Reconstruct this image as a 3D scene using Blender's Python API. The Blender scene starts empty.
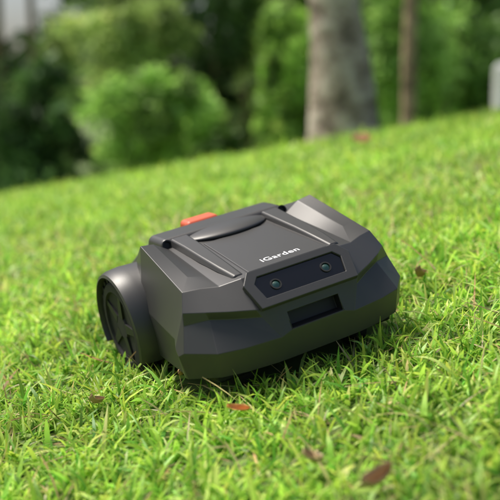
import bpy, bmesh, math, random
import numpy as np
from mathutils import Vector, Matrix
rng=np.random.default_rng(7); random.seed(7)
S=bpy.context.scene
S.view_settings.view_transform='Standard'; S.view_settings.look='None'; S.view_settings.exposure=0
COL=S.collection

# ---------------------------------------------------------------- camera
PITCH=math.radians(8)
cam=bpy.data.cameras.new('camera'); camo=bpy.data.objects.new('camera',cam); COL.objects.link(camo)
cam.lens=72; cam.sensor_width=36; cam.clip_end=1000; cam.clip_start=0.05
camo.location=(0,0,0); camo.rotation_euler=(math.radians(90)-PITCH,0,0)
cam.dof.use_dof=True; cam.dof.focus_distance=1.65; cam.dof.aperture_fstop=2.7
S.camera=camo

# ---------------------------------------------------------------- light
SUN_EL=math.radians(60); SUN_AZ=math.radians(-62)   # azimuth from +Y, clockwise (negative = left)
W=bpy.data.worlds.new('World'); S.world=W; W.use_nodes=True
nt=W.node_tree; bg=nt.nodes['Background']; sk=nt.nodes.new('ShaderNodeTexSky')
sk.sky_type='NISHITA'; sk.sun_disc=False; sk.sun_elevation=SUN_EL; sk.sun_rotation=SUN_AZ
sk.air_density=1.0; sk.dust_density=5.0; sk.ozone_density=1.0
nt.links.new(sk.outputs[0],bg.inputs[0]); bg.inputs[1].default_value=0.15
sl=bpy.data.lights.new('sun','SUN'); sl.energy=5.0; sl.angle=math.radians(20); sl.color=(1,.95,.86)
so=bpy.data.objects.new('sun',sl); COL.objects.link(so)
d=Vector((math.sin(SUN_AZ)*math.cos(SUN_EL),math.cos(SUN_AZ)*math.cos(SUN_EL),math.sin(SUN_EL)))
so.rotation_euler=d.to_track_quat('Z','Y').to_euler(); so.location=d*20

# ---------------------------------------------------------------- material helpers
def mat(name,base,rough=.5,noise=None,bump=0,bscale=400,metal=0,spec=.5,coat=0):
    m=bpy.data.materials.new(name); m.use_nodes=True; t=m.node_tree; p=t.nodes['Principled BSDF']
    p.inputs['Base Color'].default_value=(*base,1); p.inputs['Roughness'].default_value=rough
    p.inputs['Metallic'].default_value=metal; p.inputs['Specular IOR Level'].default_value=spec
    p.inputs['Coat Weight'].default_value=coat
    tc=t.nodes.new('ShaderNodeTexCoord')
    if noise:
        n=t.nodes.new('ShaderNodeTexNoise'); n.inputs['Scale'].default_value=noise[0]; n.inputs['Detail'].default_value=6
        r=t.nodes.new('ShaderNodeValToRGB'); r.color_ramp.elements[0].position=.3; r.color_ramp.elements[1].position=.7
        r.color_ramp.elements[0].color=(*base,1); r.color_ramp.elements[1].color=(*noise[1],1)
        t.links.new(tc.outputs['Object'],n.inputs['Vector']); t.links.new(n.outputs[0],r.inputs[0]); t.links.new(r.outputs[0],p.inputs['Base Color'])
    if bump:
        n=t.nodes.new('ShaderNodeTexNoise'); n.inputs['Scale'].default_value=bscale; n.inputs['Detail'].default_value=3
        b=t.nodes.new('ShaderNodeBump'); b.inputs['Strength'].default_value=bump; b.inputs['Distance'].default_value=.001
        t.links.new(tc.outputs['Object'],n.inputs['Vector']); t.links.new(n.outputs[0],b.inputs['Height']); t.links.new(b.outputs[0],p.inputs['Normal'])
    return m
def leafmat(name,transl=.4,rough=.5,patch=None):
    m=bpy.data.materials.new(name); m.use_nodes=True; t=m.node_tree; p=t.nodes['Principled BSDF']; out=t.nodes['Material Output']
    a=t.nodes.new('ShaderNodeAttribute'); a.attribute_name='col'
    src=a.outputs['Color']
    if patch:
        tc=t.nodes.new('ShaderNodeTexCoord'); n=t.nodes.new('ShaderNodeTexNoise'); n.inputs['Scale'].default_value=patch; n.inputs['Detail'].default_value=3
        t.links.new(tc.outputs['Object'],n.inputs['Vector'])
        mr=t.nodes.new('ShaderNodeMapRange'); mr.inputs[1].default_value=.3; mr.inputs[2].default_value=.7; mr.inputs[3].default_value=.8; mr.inputs[4].default_value=1.2
        t.links.new(n.outputs[0],mr.inputs[0])
        mx=t.nodes.new('ShaderNodeVectorMath'); mx.operation='SCALE'; t.links.new(src,mx.inputs[0]); t.links.new(mr.outputs[0],mx.inputs['Scale']); src=mx.outputs[0]
    t.links.new(src,p.inputs['Base Color']); p.inputs['Roughness'].default_value=rough; p.inputs['Specular IOR Level'].default_value=.4
    tr=t.nodes.new('ShaderNodeBsdfTranslucent'); t.links.new(src,tr.inputs[0])
    mix=t.nodes.new('ShaderNodeMixShader'); mix.inputs[0].default_value=transl
    t.links.new(p.outputs[0],mix.inputs[1]); t.links.new(tr.outputs[0],mix.inputs[2]); t.links.new(mix.outputs[0],out.inputs[0])
    return m
def npmesh(name,co,faces,cols=None,material=None,smooth=False):
    me=bpy.data.meshes.new(name); n=len(co); m=len(faces); k=faces.shape[1]
    me.vertices.add(n); me.vertices.foreach_set('co',co.astype(np.float32).ravel())
    me.loops.add(m*k); me.loops.foreach_set('vertex_index',faces.astype(np.int32).ravel())
    me.polygons.add(m); me.polygons.foreach_set('loop_start',np.arange(m,dtype=np.int32)*k)
    me.polygons.foreach_set('loop_total',np.full(m,k,dtype=np.int32))
    if smooth: me.polygons.foreach_set('use_smooth',np.ones(m,dtype=bool))
    me.update(calc_edges=True)
    if cols is not None:
        at=me.color_attributes.new('col','FLOAT_COLOR','POINT')
        at.data.foreach_set('color',np.concatenate([cols,np.ones((n,1))],1).astype(np.float32).ravel())
    o=bpy.data.objects.new(name,me); COL.objects.link(o)
    if material: me.materials.append(material)
    return o

# ---------------------------------------------------------------- ground
SX,SY=.1911,.1205; YT,ZT=1.831,-.4206; KQ=.0220
def gz(x,y):
    x=np.asarray(x,float); y=np.asarray(y,float); e=y-YT
    a=SX-.026*np.clip(e/3.9,0,1); a=a*np.clip(1-(y-9)/25,.15,1)
    ep=np.clip(e,0,None); k=KQ
    q=np.where(ep<7,SY*ep-k*ep**2, SY*7-k*49+(SY-2*k*7)*(np.clip(ep,7,22)-7))
    q=np.where(e<0,SY*np.clip(e,-12,0),q)
    return ZT+q+a*30*np.tanh((x+.009)/30)
xs=np.concatenate([-np.geomspace(400,6.2,24),np.linspace(-6,6,97),np.geomspace(6.2,400,24)])
ys=np.concatenate([-np.geomspace(300,3.2,18),np.linspace(-3,14,137),np.geomspace(14.3,600,40)])
X,Y=np.meshgrid(xs,ys); Z=gz(X,Y)
co=np.stack([X,Y,Z],-1).reshape(-1,3); nx=len(xs); ny=len(ys)
i,j=np.meshgrid(np.arange(nx-1),np.arange(ny-1)); b=(j*nx+i).ravel()
gm=mat('soil_and_turf',(.09,.12,.035),.95,noise=(6,(.14,.22,.05)),bump=.8,bscale=60)
ground=npmesh('ground',co,np.stack([b,b+1,b+nx+1,b+nx],1),None,gm,True)

# ---------------------------------------------------------------- mower frame
w=Vector((.866,.2796,.413)); f=Vector((.4628,-.1413,-.875)); nn=Vector((-.1863,.9496,-.252)); T=Vector((-.9,-16.2,187.2))
def c2w(v):
    cp,sp=math.cos(PITCH),math.sin(PITCH)
    return Vector((v[0], v[1]*sp+v[2]*cp, v[1]*cp-v[2]*sp))
ww,ff,nw,TW=c2w(w).normalized(),c2w(f).normalized(),c2w(nn).normalized(),c2w(T)*.01
mower=bpy.data.objects.new('robotic_lawn_mower',None); COL.objects.link(mower)
ww=(ww-ww.dot(nw)*nw).normalized(); yy=nw.cross(ww)
M=Matrix((( ww.x,yy.x,nw.x,TW.x),(ww.y,yy.y,nw.y,TW.y),(ww.z,yy.z,nw.z,TW.z),(0,0,0,1)))
mower.matrix_world=M
WN=np.array(ww);FN=-np.array(yy);TN=np.array(TW)
def P(u,v,z): return Vector((u*.01,-v*.01,z*.01))

body=mat('charcoal_plastic',(.040,.039,.038),.40,bump=.08,bscale=1500,spec=.5)
blackp=mat('black_plastic',(.007,.007,.007),.6)
rubber=mat('tyre_rubber',(.010,.010,.010),.8,noise=(40,(.018,.017,.014)),bump=.4,bscale=300)
glass=mat('black_glass',(.004,.004,.004),.07,coat=.2)
lensm=mat('lens_glass',(.02,.07,.05),.04,coat=1,metal=.4)
orange=mat('orange_button',(.60,.10,.04),.45)
white=mat('white_print',(.78,.78,.78),.5)

def add(bm,name,m,bevel=0,seg=3,ang=20,smooth=True):
    me=bpy.data.meshes.new(name); bm.normal_update(); bm.to_mesh(me); bm.free()
    o=bpy.data.objects.new(name,me); COL.objects.link(o); o.parent=mower
    for mm in (m if isinstance(m,list) else [m]): me.materials.append(mm)
    if smooth:
        for p in me.polygons: p.use_smooth=True
    if bevel:
        b=o.modifiers.new('bevel','BEVEL'); b.width=bevel*.01; b.segments=seg; b.limit_method='ANGLE'; b.angle_limit=math.radians(ang); b.harden_normals=True
    elif smooth:
        try: me.set_sharp_from_angle(angle=math.radians(35))
        except Exception: pass
    return o
R3=[(5,2,21.3),(8,2,21.3),(12,2,21.0),(14.7,2.5,22.8),(17.3,3,23.3),(19.4,3,13),(19.3,4,4.8)]
R5=[(5,24,18.7),(9.3,23.8,18.6),(12.6,22.2,18.0),(15.3,21.0,18.25),(18.1,20,18.3),(20.6,19,11),(20.2,18.5,4.8)]
mid=[[tuple(a[q]+(b_[q]-a[q])*t for q in range(3)) for a,b_ in zip(R3,R5)] for t in (.25,.5,.75)]
rows=[
[(5,-25,5),(10,-25,5),(14,-24.5,5),(16,-23.5,5),(17,-20,5),(17.8,-19,4.6),(18,-18,4)],
[(5,-23,13),(10,-23,13),(13,-22,13),(14.4,-20,13),(15.5,-17,12),(17,-16,9),(18,-16,4)],
[(5,-12,20),(9,-12,20),(12.0,-11,19.4),(13.6,-9,19),(15.0,-8,18),(17.0,-8,12),(18,-8,4)],
R3]+mid+[R5,
[(5,28.2,14.2),(9.6,27.8,14.2),(13.3,26.0,14.7),(16.5,24.1,15.2),(19.3,21.3,15.4),(21.3,20.3,10),(20.5,19.5,4.8)],
[(5,28.5,12.7),(9.0,28.0,12.9),(12.6,25.4,13.2),(16.0,23.8,13.8),(19.7,21.8,13.5),(21.5,21,9.5),(20.7,20.3,4.8)],
[(5,29.5,9.7),(6.8,29.4,9.1),(13,28.5,9.1),(17.2,27.1,9.2),(21.0,22.8,9.5),(21.6,21.8,9),(20.8,21,4.8)],
[(5,28.7,5.0),(8,28.6,5.0),(13,27.5,4.9),(16.8,26,4.9),(20.1,22.3,4.8),(20.7,21.7,4.8),(20.7,21.3,4.7)],
]
bm=bmesh.new(); G=[]
for r in rows:
    full=[(-u,v,z) for u,v,z in reversed(r)]+r
    G.append([bm.verts.new(P(*q)) for q in full])
slot=None; NR=len(G)
for a in range(NR-1):
    for c in range(len(G[0])-1):
        fc=bm.faces.new((G[a][c],G[a][c+1],G[a+1][c+1],G[a+1][c]))
        if a==NR-3 and c==6: slot=fc
bmesh.ops.recalc_face_normals(bm,faces=bm.faces)
bm.normal_update()
if slot.normal.y>0: bmesh.ops.reverse_faces(bm,faces=bm.faces)
bm.normal_update()
bmesh.ops.inset_region(bm,faces=[slot],thickness=.0035,depth=0)
e=bmesh.ops.extrude_face_region(bm,geom=[slot]); nv=[v for v in e['geom'] if isinstance(v,bmesh.types.BMVert)]
bmesh.ops.translate(bm,verts=nv,vec=Vector((0,.018,0)))
if slot.is_valid: bmesh.ops.delete(bm,geom=[slot],context='FACES')
for v in nv:
    for x in v.link_faces: x.material_index=1
add(bm,'body_shell',[body,blackp],bevel=.32,seg=3,ang=13)

def prism(name,poly,depth_vec,m,bevel=.1,seg=2,ang=30):
    bm=bmesh.new(); vs=[bm.verts.new(P(*q)) for q in poly]; fc=bm.faces.new(vs)
    e=bmesh.ops.extrude_face_region(bm,geom=[fc]); nv=[v for v in e['geom'] if isinstance(v,bmesh.types.BMVert)]
    bmesh.ops.translate(bm,verts=nv,vec=P(*depth_vec)); bmesh.ops.recalc_face_normals(bm,faces=bm.faces)
    return add(bm,name,m,bevel,seg,ang)
def boxp(name,u0,u1,v0,v1,z0,z1,m,bevel=.3,seg=3,taper=0):
    bm=bmesh.new()
    a=[(u0,v0,z0),(u1,v0,z0),(u1,v1,z0),(u0,v1,z0)]
    t=[(u0+taper,v0+taper,z1),(u1-taper,v0+taper,z1),(u1-taper,v1-taper,z1),(u0+taper,v1-taper,z1)]
    A=[bm.verts.new(P(*q)) for q in a];B=[bm.verts.new(P(*q)) for q in t]
    bm.faces.new(A);bm.faces.new(B)
    for k in range(4): bm.faces.new((A[k],A[(k+1)%4],B[(k+1)%4],B[k]))
    bmesh.ops.recalc_face_normals(bm,faces=bm.faces)
    return add(bm,name,m,bevel,seg,30)
def lathe(name,prof,center,axis,m,seg=64,a0=0,a1=360,bevel=0):
    bm=bmesh.new(); c=Vector(center); ax=Vector(axis).normalized()
    e1=Vector((0,0,1)) if abs(ax.z)<.9 else Vector((0,1,0)); e1=(e1-e1.dot(ax)*ax).normalized(); e2=ax.cross(e1)
    closed=(a1-a0>=359.9); n=seg if closed else seg+1; R=[]
    for k in range(n):
        an=math.radians(a0+(a1-a0)*k/seg)
        dv=e1*math.cos(an)+e2*math.sin(an)
        R.append([bm.verts.new(P(*(c+ax*t+dv*r))) for t,r in prof])
    for k in range(seg):
        A=R[k];B=R[(k+1)%n]
        for q in range(len(prof)-1): bm.faces.new((A[q],A[q+1],B[q+1],B[q]))
    bmesh.ops.remove_doubles(bm,verts=bm.verts,dist=1e-6)
    bmesh.ops.recalc_face_normals(bm,faces=bm.faces)
    return add(bm,name,m,bevel)

# centre deck panel between two raised hood ridges
def dz(v): return 21.3-(v-2)*2.6/22
def strip(name,secs,m,bev):
    """secs: list of (uL,uR,v,lift)"""
    bm=bmesh.new(); top=[];low=[]
    for ul,ur,v,lf in secs:
        z=dz(v); top.append([bm.verts.new(P(ul,v,z+lf)),bm.verts.new(P(ur,v,z+lf))]); low.append([bm.verts.new(P(ul-.35,v,z-.3)),bm.verts.new(P(ur+.35,v,z-.3))])
    for k in range(len(secs)-1):
        bm.faces.new((top[k][0],top[k][1],top[k+1][1],top[k+1][0]))
        for s in (0,1): bm.faces.new((top[k][s],top[k+1][s],low[k+1][s],low[k][s]))
    for k in (0,-1): bm.faces.new((top[k][0],top[k][1],low[k][1],low[k][0]))
    bmesh.ops.recalc_face_normals(bm,faces=bm.faces); add(bm,name,m,bev,3,20)
strip('deck_panel',[(-6.6,6.6,5.5,.16),(-7.0,7.0,14.5,.16),(-7.4,7.4,22.9,.16)],body,.08)
for k,sg in enumerate((-1,1)):
    s=[(7.6,10.9,1.0,1.05),(7.7,10.7,6,.95),(8.0,10.6,12,.75),(8.2,10.3,18,.45),(8.4,9.8,22.6,.12)]
    s=[(min(sg*a,sg*b_),max(sg*a,sg*b_),v,l) for a,b_,v,l in s]
    strip('hood_ridge_%d'%(k+1),s,body,.35)

dn=Vector((0,4.3,4.2)).normalized(); dd=Vector((0,4.2,-4.3)).normalized(); p0=Vector((0,24,18.7))
def pod(u,s,h=0):
    q=p0+dd*s+dn*h; return (u,q.y,q.z)
outer=[(-10.0,1.7),(-8.4,-.4),(8.4,-.4),(10.0,1.7),(9.0,6.5),(-9.0,6.5)]
inner=[(-8.1,2.1),(-7.1,.9),(7.1,.9),(8.1,2.1),(7.4,5.0),(-7.4,5.0)]
bm=bmesh.new()
O=[[bm.verts.new(P(*pod(u,s,h))) for u,s in outer] for h in (-.3,.55)]
I=[[bm.verts.new(P(*pod(u,s,h))) for u,s in inner] for h in (.55,.05)]
for k in range(6):
    q=(k+1)%6
    bm.faces.new((O[0][k],O[0][q],O[1][q],O[1][k])); bm.faces.new((O[1][k],O[1][q],I[0][q],I[0][k])); bm.faces.new((I[0][k],I[0][q],I[1][q],I[1][k]))
bmesh.ops.recalc_face_normals(bm,faces=bm.faces)
add(bm,'sensor_frame',body,.15,2,20)
prism('sensor_glass',[pod(u,s,.0) for u,s in inner],tuple(dn*.22),glass,.05,2)
for k,u in enumerate((-4.7,4.7)):
    c=pod(u,3.05,.2)
    lathe('lens_ring_%d'%(k+1),[(0,1.0),(.2,.95),(.2,.72),(.05,.7)],c,dn,blackp,40)
    lathe('lens_%d'%(k+1),[(0.02,.7),(.1,.52),(.2,.3),(.24,.001)],c,dn,lensm,32)
cu=bpy.data.curves.new('lettering','FONT'); cu.body='iGarden'; cu.size=.0208; cu.align_x='CENTER'; cu.align_y='CENTER'; cu.extrude=.0002; cu.space_character=1.08; cu.offset=.0002
to=bpy.data.objects.new('lettering',cu); COL.objects.link(to); to.parent=mower; cu.materials.append(white)
to.location=P(-.1,20.5,dz(20.5)+.16+.02); to.rotation_euler=(math.atan2(2.6,22),0,0)
boxp('rear_bridge',-13.2,13.2,-7,1.6,18.5,22.5,body,1.0,4,taper=.8)
bm=bmesh.new(); bmesh.ops.create_uvsphere(bm,u_segments=64,v_segments=32,radius=1)
for v in bm.verts: v.co=Vector((v.co.x*.082,v.co.y*.050-.008,v.co.z*.011+.2135))
add(bm,'lid',body)
boxp('stop_button',-4.4,3.0,-11.0,-6.2,19,22.6,orange,.8,4,taper=.4)
for k,u in enumerate((-11.8,11.8)):
    lathe('screw_recess_%d'%(k+1),[(-.6,.95),(.1,.95),(.1,.7),(-.3,.6),(-.3,.001)],(u,1.35,21.6),(0,1,.35),blackp,32)
boxp('chassis',-17,17,-16,24,3.0,9,blackp,.5)
WV,WZ=-3.0,8.6
for k,sg in enumerate((-1,1)):
    ax=(sg,0,0)
    prof=[(14.0,10.3),(19.5,10.5),(21.6,10.3),(22.6,9.9),(22.8,9.4),(21.9,9.2),(16,9.2)]
    lathe('fender_%d'%(k+1),prof,(0,WV,WZ),ax,body,64,-118,118)
    lathe('inner_arch_%d'%(k+1),[(18.5,10.2),(18.5,.001)],(0,WV,WZ),ax,blackp,48)
    lathe('wheel_%d'%(k+1),[(18.8,4),(18.8,7.9),(19.2,8.5),(21.4,8.5),(22.1,7.9),(22.2,6.6),(21.7,6.4),(21.5,2.4),(21.9,2.2),(21.9,.001)],(0,WV,WZ),ax,rubber,72)
    bm=bmesh.new()
    for q in range(26):
        an=2*math.pi*q/26
        for side in (0,1):
            u0,u1=(19.1,20.4) if side==0 else (20.4,21.8)
            a=an+(math.pi/26 if side else 0)
            ring=[]
            for rr in (8.3,9.1):
                for da,uu in ((-.07,u0),(.03,u0),(.07,u1),(-.03,u1)):
                    ring.append(bm.verts.new(P(sg*uu,WV+rr*math.sin(a+da),WZ+rr*math.cos(a+da))))
            A=ring[:4];B=ring[4:]
            bm.faces.new(B)
            for z in range(4): bm.faces.new((A[z],A[(z+1)%4],B[(z+1)%4],B[z]))
    bmesh.ops.recalc_face_normals(bm,faces=bm.faces)
    add(bm,'tyre_lugs_%d'%(k+1),rubber,0,smooth=False)
    bm=bmesh.new()
    for q in range(5):
        an=2*math.pi*q/5+.3
        A=[]
        for uu in (21.4,21.95):
            for rr,hw in ((2,.9),(6.5,.55)):
                for s in (-1,1):
                    A.append(bm.verts.new(P(sg*uu,WV+rr*math.sin(an)+s*hw*math.cos(an),WZ+rr*math.cos(an)-s*hw*math.sin(an))))
        bmesh.ops.convex_hull(bm,input=A)
    bmesh.ops.recalc_face_normals(bm,faces=bm.faces)
    add(bm,'wheel_spokes_%d'%(k+1),blackp,0,smooth=False)
    lathe('caster_%d'%(k+1),[(-1.6,.001),(-1.6,3),(-1,3.6),(1,3.6),(1.6,3),(1.6,.001)],(sg*11,20,3.4),(1,0,0),rubber,40)

# ---------------------------------------------------------------- grass
def hsvjit(base,n,dv=.25,dh=.12):
    base=np.array(base); c=np.tile(base,(n,1)); v=rng.normal(1,dv,(n,1)).clip(.45,1.7); c=c*v
    c[:,0]*=rng.normal(1,dh,n).clip(.6,1.5); return c
def blades(x,y,L,Wd,al0,kap,phi,cols,nseg=4,tipmix=.15,zoff=0):
    n=len(x); z=gz(x,y)-.004+zoff
    dx,dy=np.cos(phi),np.sin(phi); px,py=-dy,dx
    tw=rng.normal(0,.5,n)
    pos=np.stack([x,y,z],1); V=[]; C=[]
    wp={4:[.75,1,.95,.62,.06],3:[.8,1,.75,.08],2:[.9,.9,.1]}[nseg]
    for k in range(nseg+1):
        t=k/nseg; ws=(Wd*wp[k]*.5)[:,None]
        side=np.stack([px*np.cos(tw),py*np.cos(tw),np.sin(tw)],1)
        V+= [pos-side*ws,pos+side*ws]
        cc=cols*(1+tipmix*(t-.4)) ; cc=cc*np.array([1+.25*(t-.5),1,1]); C+=[cc,cc]
        a=al0+kap*(t+.5/nseg); st=(L/nseg)
        pos=pos+np.stack([dx*np.sin(a)*st,dy*np.sin(a)*st,np.cos(a)*st],1)
    m=2*(nseg+1); co=np.stack(V,1).reshape(-1,3); cl=np.stack(C,1).reshape(-1,3)
    base=np.arange(n)*m; F=[]
    for k in range(nseg): F.append(np.stack([base+2*k,base+2*k+1,base+2*k+3,base+2*k+2],1))
    return co,np.concatenate(F),cl
def inside(x,y):
    z=gz(x,y); d=np.stack([x,y,z],-1)-TN; u=d@WN*100; v=d@FN*100
    au=np.abs(u); bodyf=(au<19.2)&(v>-20)&(v<26.5-np.clip(au-8,0,99)*.38)
    wh=(au>18)&(au<22.3)&(np.abs(v-WV)<4.5)
    return bodyf|wh
parts=[];off=0
def push(t):
    global off
    co,F,c=t; parts.append((co,F+off,c)); off+=len(co)
def tufts(dens,y0,y1,m0,per,Lm,Wm,nseg,zo=0):
    area=(y1-y0)*2*(.27*(y0+y1)/2+m0); n=int(area*dens)
    ymax_h=.27*y1+m0
    y=y0+(y1-y0)*rng.random(int(n*1.5)); x=(rng.random(len(y))*2-1)*ymax_h; ok=np.abs(x)<.27*y+m0; x=x[ok];y=y[ok]
    tl=rng.lognormal(0,.14,len(x))
    x=np.repeat(x,per)+rng.normal(0,.006,len(x)*per); y=np.repeat(y,per)+rng.normal(0,.006,len(y)*per); tl=np.repeat(tl,per)
    ok=~inside(x,y); x=x[ok];y=y[ok];tl=tl[ok]; n=len(x)
    L=Lm*tl*rng.lognormal(0,.26,n).clip(.5,1.5); Wd=Wm*rng.lognormal(0,.28,n)
    al=np.abs(rng.normal(.5,.42,n)); kap=rng.normal(1.0,.5,n); phi=rng.random(n)*6.283
    c=hsvjit((.385,.61,.080),n,.18,.13)
    pal=rng.random(n)<.18; c[pal]=hsvjit((.56,.72,.20),pal.sum(),.12)
    dk=rng.random(n)<.17; c[dk]=hsvjit((.17,.38,.045),dk.sum(),.2)
    push(blades(x,y,L,Wd,al,kap,phi,c,nseg))
    return n
tufts(2800,.95,2.6,.42,5,.045,.0054,4)
tufts(1300,2.6,4.4,.5,4,.048,.0070,3)
tufts(700,4.4,7.4,.8,4,.056,.011,2)
n=6500; y=.95+2.2*rng.random(n); x=(rng.random(n)*2-1)*1.05; ok=~inside(x,y); x=x[ok];y=y[ok];n=len(x)
push(blades(x,y,.05*rng.lognormal(0,.4,n),.0026*rng.lognormal(0,.3,n),rng.normal(1.2,.3,n),rng.normal(.3,.3,n),rng.random(n)*6.283,hsvjit((.52,.40,.20),n,.3),3,zoff=.015))
co=np.concatenate([p[0] for p in parts]);F=np.concatenate([p[1] for p in parts]);C=np.concatenate([p[2] for p in parts])
grass=npmesh('grass',co,F,C.clip(0,.85),leafmat('grass_blades',.47,.43,patch=3.0),True)

# ---------------------------------------------------------------- dry leaves
def dry_leaf(x,y,L,wd,col,yaw,curl,h=.03,tilt=(0,0)):
    bm=bmesh.new(); nu,nv=10,5; g=[]
    for a in range(nu+1):
        t=a/nu; hw=wd*.5*math.sin(math.pi*min(1,t*.96+.03))**.8*(1+.08*math.sin(9*t)); row=[]
        for b_ in range(-nv+1,nv):
            s=b_/(nv-1); row.append(bm.verts.new(((t-.5)*L, s*hw, curl*L*(abs(s)**1.5)*.5+.25*curl*L*(2*t-1)**2+.03*L*math.sin(7*t+3*s))))
        g.append(row)
    for a in range(nu):
        for b_ in range(len(g[0])-1): bm.faces.new((g[a][b_],g[a+1][b_],g[a+1][b_+1],g[a][b_+1]))
    me=bpy.data.meshes.new('dry_leaf'); bm.to_mesh(me); bm.free()
    for p in me.polygons: p.use_smooth=True
    o=bpy.data.objects.new('dry_leaf',me); COL.objects.link(o)
    m=mat('dry_leaf_mat',col,.6,noise=(60,tuple(c*.6 for c in col)),bump=.5,bscale=150); me.materials.append(m)
    o.location=(x,y,float(gz(x,y))+h); o.rotation_euler=(tilt[0],tilt[1],yaw)
    s=o.modifiers.new('th','SOLIDIFY'); s.thickness=.0004
dry_leaf(-.018,1.405,.034,.013,(.75,.34,.09),.15,.35,.042,(.5,.15))
dry_leaf(.445,4.05,.085,.06,(.75,.40,.22),.3,.4,.055,(.5,.0))
dry_leaf(.150,1.135,.044,.020,(.46,.31,.16),.5,.8,.034,(.4,-.3))
dry_leaf(.078,1.225,.028,.014,(.46,.33,.18),-.3,.8,.033,(.3,.3))
dry_leaf(.315,1.86,.045,.018,(.42,.25,.12),1.0,.6,.045,(.5,.4))
dry_leaf(-.115,1.60,.030,.012,(.42,.24,.11),1.3,.5,.036,(.4,.2))
dry_leaf(-.25,1.55,.026,.010,(.48,.32,.15),.7,.8,.036,(.4,.4))

# ---------------------------------------------------------------- foliage / trees
def leaves(centers,rad,count,size,base,dv=.25):
    k=len(centers); n=k*count; c=np.repeat(centers,count,0); r=np.repeat(rad,count,0); b=np.repeat(base,count,0)
    d=rng.normal(size=(n,3)); d/=np.linalg.norm(d,axis=1)[:,None]; d*=rng.random((n,1))**.4*(1+.15*rng.normal(size=(n,1)))
    p=c+d*r
    a=rng.normal(size=(n,3)); a/=np.linalg.norm(a,axis=1)[:,None]; q=np.cross(a,rng.normal(size=(n,3))); q/=np.linalg.norm(q,axis=1)[:,None]
    s=size*rng.lognormal(0,.3,(n,1)); 
    co=np.stack([p-a*s,p+q*s*.45,p+a*s,p-q*s*.45],1).reshape(-1,3)
    col=b*rng.normal(1,dv,(n,1)).clip(.4,1.8); col=np.repeat(col,4,0)
    return co,np.arange(n*4).reshape(-1,4),col.clip(0,.8)
LM=leafmat('foliage_leaves',.4,.6)
def barkmat(name,c0,c1,c2):
    m=bpy.data.materials.new(name); m.use_nodes=True; t=m.node_tree; p=t.nodes['Principled BSDF']; p.inputs['Roughness'].default_value=.9
    tc=t.nodes.new('ShaderNodeTexCoord'); mp=t.nodes.new('ShaderNodeMapping'); mp.inputs['Scale'].default_value=(4,4,5)
    n=t.nodes.new('ShaderNodeTexNoise'); n.inputs['Scale'].default_value=1.7; n.inputs['Detail'].default_value=8; n.inputs['Roughness'].default_value=.65
    r=t.nodes.new('ShaderNodeValToRGB'); r.color_ramp.elements[0].position=.38; r.color_ramp.elements[1].position=.62
    r.color_ramp.elements[0].color=(*c0,1); r.color_ramp.elements[1].color=(*c2,1); e=r.color_ramp.elements.new(.5); e.color=(*c1,1)
    b=t.nodes.new('ShaderNodeBump'); b.inputs['Strength'].default_value=1; b.inputs['Distance'].default_value=.04
    L=t.links.new; L(tc.outputs['Object'],mp.inputs[0]); L(mp.outputs[0],n.inputs['Vector']); L(n.outputs[0],r.inputs[0]); L(r.outputs[0],p.inputs['Base Color']); L(n.outputs[0],b.inputs['Height']); L(b.outputs[0],p.inputs['Normal'])
    return m
bark=barkmat('bark',(.15,.115,.085),(.38,.30,.24),(.60,.52,.44))
barkb=barkmat('bark_brown',(.14,.10,.06),(.36,.26,.16),(.50,.38,.25))
def tube(bm,pts,rads,seg=20,noise=.04):
    R=[]
    for k,(p,r) in enumerate(zip(pts,rads)):
        p=Vector(p); t=(Vector(pts[min(k+1,len(pts)-1)])-Vector(pts[max(k-1,0)])).normalized()
        e1=t.cross(Vector((0,1,.01))).normalized(); e2=t.cross(e1)
        R.append([bm.verts.new(p+(e1*math.cos(a)+e2*math.sin(a))*r*(1+noise*math.sin(3*a+k*.7)+noise*random.uniform(-1,1)*.6)) for a in [2*math.pi*q/seg for q in range(seg)]])
    for k in range(len(R)-1):
        for q in range(seg): bm.faces.new((R[k][q],R[k][(q+1)%seg],R[k+1][(q+1)%seg],R[k+1][q]))
def tree(name,x,y,H,hs,rs,xo,barkm,crown_z,crown_r,base,nl=22,size=.12):
    root=bpy.data.objects.new(name,None); COL.objects.link(root)
    z0=float(gz(x,y)); bm=bmesh.new(); n=44; pts=[];rads=[]
    for k in range(n+1):
        h=-.15+k/n*H; pts.append((x+float(np.interp(h,hs,xo)),y,z0+h)); rads.append(float(np.interp(h,hs,rs)))
    tube(bm,pts,rads,24,.03)
    rt=rads[-1]; cen=[]
    for q in range(7):
        an=q*.9+random.random()*.4; st=Vector(pts[int(n*(.62+.05*q))]); ln=crown_r*random.uniform(.7,1.1)
        en=st+Vector((math.cos(an)*ln,math.sin(an)*ln,ln*random.uniform(.5,1.0))); mid=(st+en)/2+Vector((0,0,.15))
        tube(bm,[st,mid,en],[rt*.6,rt*.38,rt*.12],10); cen+= [en,mid+Vector((0,0,.4)),(mid+en)/2]
    me=bpy.data.meshes.new('trunk'); bm.to_mesh(me); bm.free(); o=bpy.data.objects.new('trunk',me); COL.objects.link(o); o.parent=root; me.materials.append(barkm)
    for p in me.polygons: p.use_smooth=True
    cen=np.array([list(c) for c in cen]); extra=cen[rng.integers(0,len(cen),nl)]+rng.normal(0,crown_r*.3,(nl,3))
    cen=np.concatenate([cen,extra]); cen[:,2]=np.clip(cen[:,2],z0+crown_z,None)
    k=len(cen); rad=np.tile([crown_r*.28]*3,(k,1))*rng.uniform(.7,1.3,(k,1)); b=np.array(base)*rng.uniform(.7,1.4,(k,1))
    t=leaves(cen,rad,80,size,b); lo=npmesh('crown',*t,LM); lo.parent=root
    return root
tree('shade_tree',.675,7.05,5.5,[-.2,0,.12,.5,.95,2,5.5],[.32,.285,.25,.222,.175,.155,.10],[0,0,-.01,-.04,-.095,-.15,-.25],bark,3.6,1.8,(.12,.26,.05))
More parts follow.
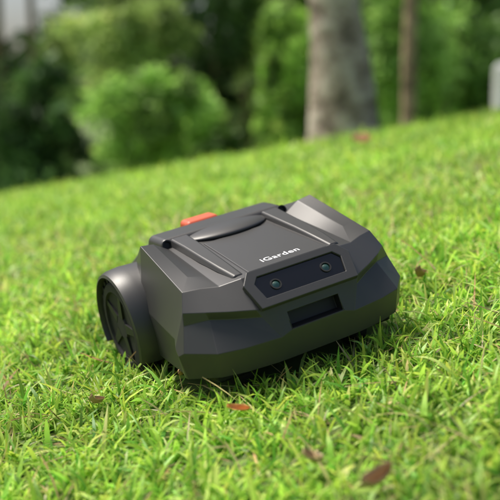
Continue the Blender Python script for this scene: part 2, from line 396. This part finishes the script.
tree('slender_tree',1.48,9.4,5.0,[-.2,0,1,5],[.08,.07,.065,.03],[0,0,-.01,.05],barkb,3.4,1.2,(.12,.26,.05),10)
bm=bmesh.new(); px_,py_=2.42,9.6; z0=float(gz(px_,py_))
tube(bm,[(px_,py_,z0-.1),(px_,py_,z0+.05),(px_,py_,z0+.06),(px_,py_,z0+.80),(px_,py_,z0+.84),(px_,py_,z0+.86)],[.13,.13,.115,.115,.08,.001],20,0)
me=bpy.data.meshes.new('white_post'); bm.to_mesh(me); bm.free(); o=bpy.data.objects.new('white_post',me); COL.objects.link(o); me.materials.append(mat('white_paint',(.82,.82,.80),.6,noise=(8,(.72,.72,.70))))
def shrub(c,r,base,n=34,cnt=130,size=.075,name='shrub'):
    c=np.array(c);r=np.array(r); d=rng.normal(size=(n,3)); d/=np.linalg.norm(d,axis=1)[:,None]; cen=c+d*r*rng.uniform(.2,1.0,(n,1))
    rad=np.tile(r*.30,(n,1))*rng.uniform(.5,1.5,(n,1)); b=np.array(base)*rng.uniform(.45,1.5,(n,1))
    t=leaves(cen,rad,cnt,size,b); return npmesh(name,*t,LM)
def S_(x,y,z,rx,rz,base,**k): return shrub((x,y,z),(rx,rx*.8,rz),base,**k)
S_(-1.35,14,-.22,.88,.78,(.28,.47,.10))
S_(-.55,15,-.7,.7,.7,(.15,.29,.06))
S_(.45,14.5,.25,.50,1.35,(.32,.54,.10))
S_(-3.3,15,-.6,1.1,1.3,(.08,.17,.045))
S_(-2.3,17,1.25,1.2,.9,(.40,.54,.16))
S_(2.2,15,.7,1.0,1.4,(.27,.46,.10))
S_(3.6,15.5,.4,1.0,1.2,(.20,.38,.08))
S_(1.2,17,1.3,.9,.8,(.30,.48,.10))
def mass(k,y0,y1,x1,z0,z1,pal,p,cnt,size):
    cx=rng.uniform(-x1,x1,k); cy=rng.uniform(y0,y1,k); cz=rng.uniform(z0,z1,k)
    h=(cx/cy<-.19)&(cx/cy>-.32)&(cz/cy>.065); cx=cx[~h];cy=cy[~h];cz=cz[~h];k=len(cx)
    b=np.array(pal)[rng.choice(len(pal),k,p=p)]*rng.uniform(.8,1.25,(k,1))
    rad=np.stack([rng.uniform(.7,1.5,k),rng.uniform(.6,1.2,k),rng.uniform(.5,1.2,k)],1)
    return leaves(np.stack([cx,cy,cz],1),rad,cnt,size,b)
t1=mass(480,19,25,15,-4,6.5,[[.09,.17,.06],[.19,.33,.09],[.36,.52,.15]],[.40,.38,.22],140,.17)
t2=mass(420,26,30,19,-4,8.5,[[.06,.12,.04],[.12,.22,.06]],[.6,.4],110,.30)
n1=len(t1[0])
npmesh('distant_trees',np.concatenate([t1[0],t2[0]]),np.concatenate([t1[1],t2[1]+n1]),np.concatenate([t1[2],t2[2]]),LM)
bm=bmesh.new()
for q in range(26):
    x=-16+q*1.25+random.uniform(-.5,.5); y=random.uniform(22,28); z=float(gz(x,y)); l=random.uniform(-.4,.4)
    tube(bm,[(x,y,z-.2),(x+l*.5,y,z+4),(x+l,y,z+8)],[.15,.11,.06],10)
me=bpy.data.meshes.new('distant_tree_trunks'); bm.to_mesh(me); bm.free(); o=bpy.data.objects.new('distant_tree_trunks',me); COL.objects.link(o); me.materials.append(barkb)
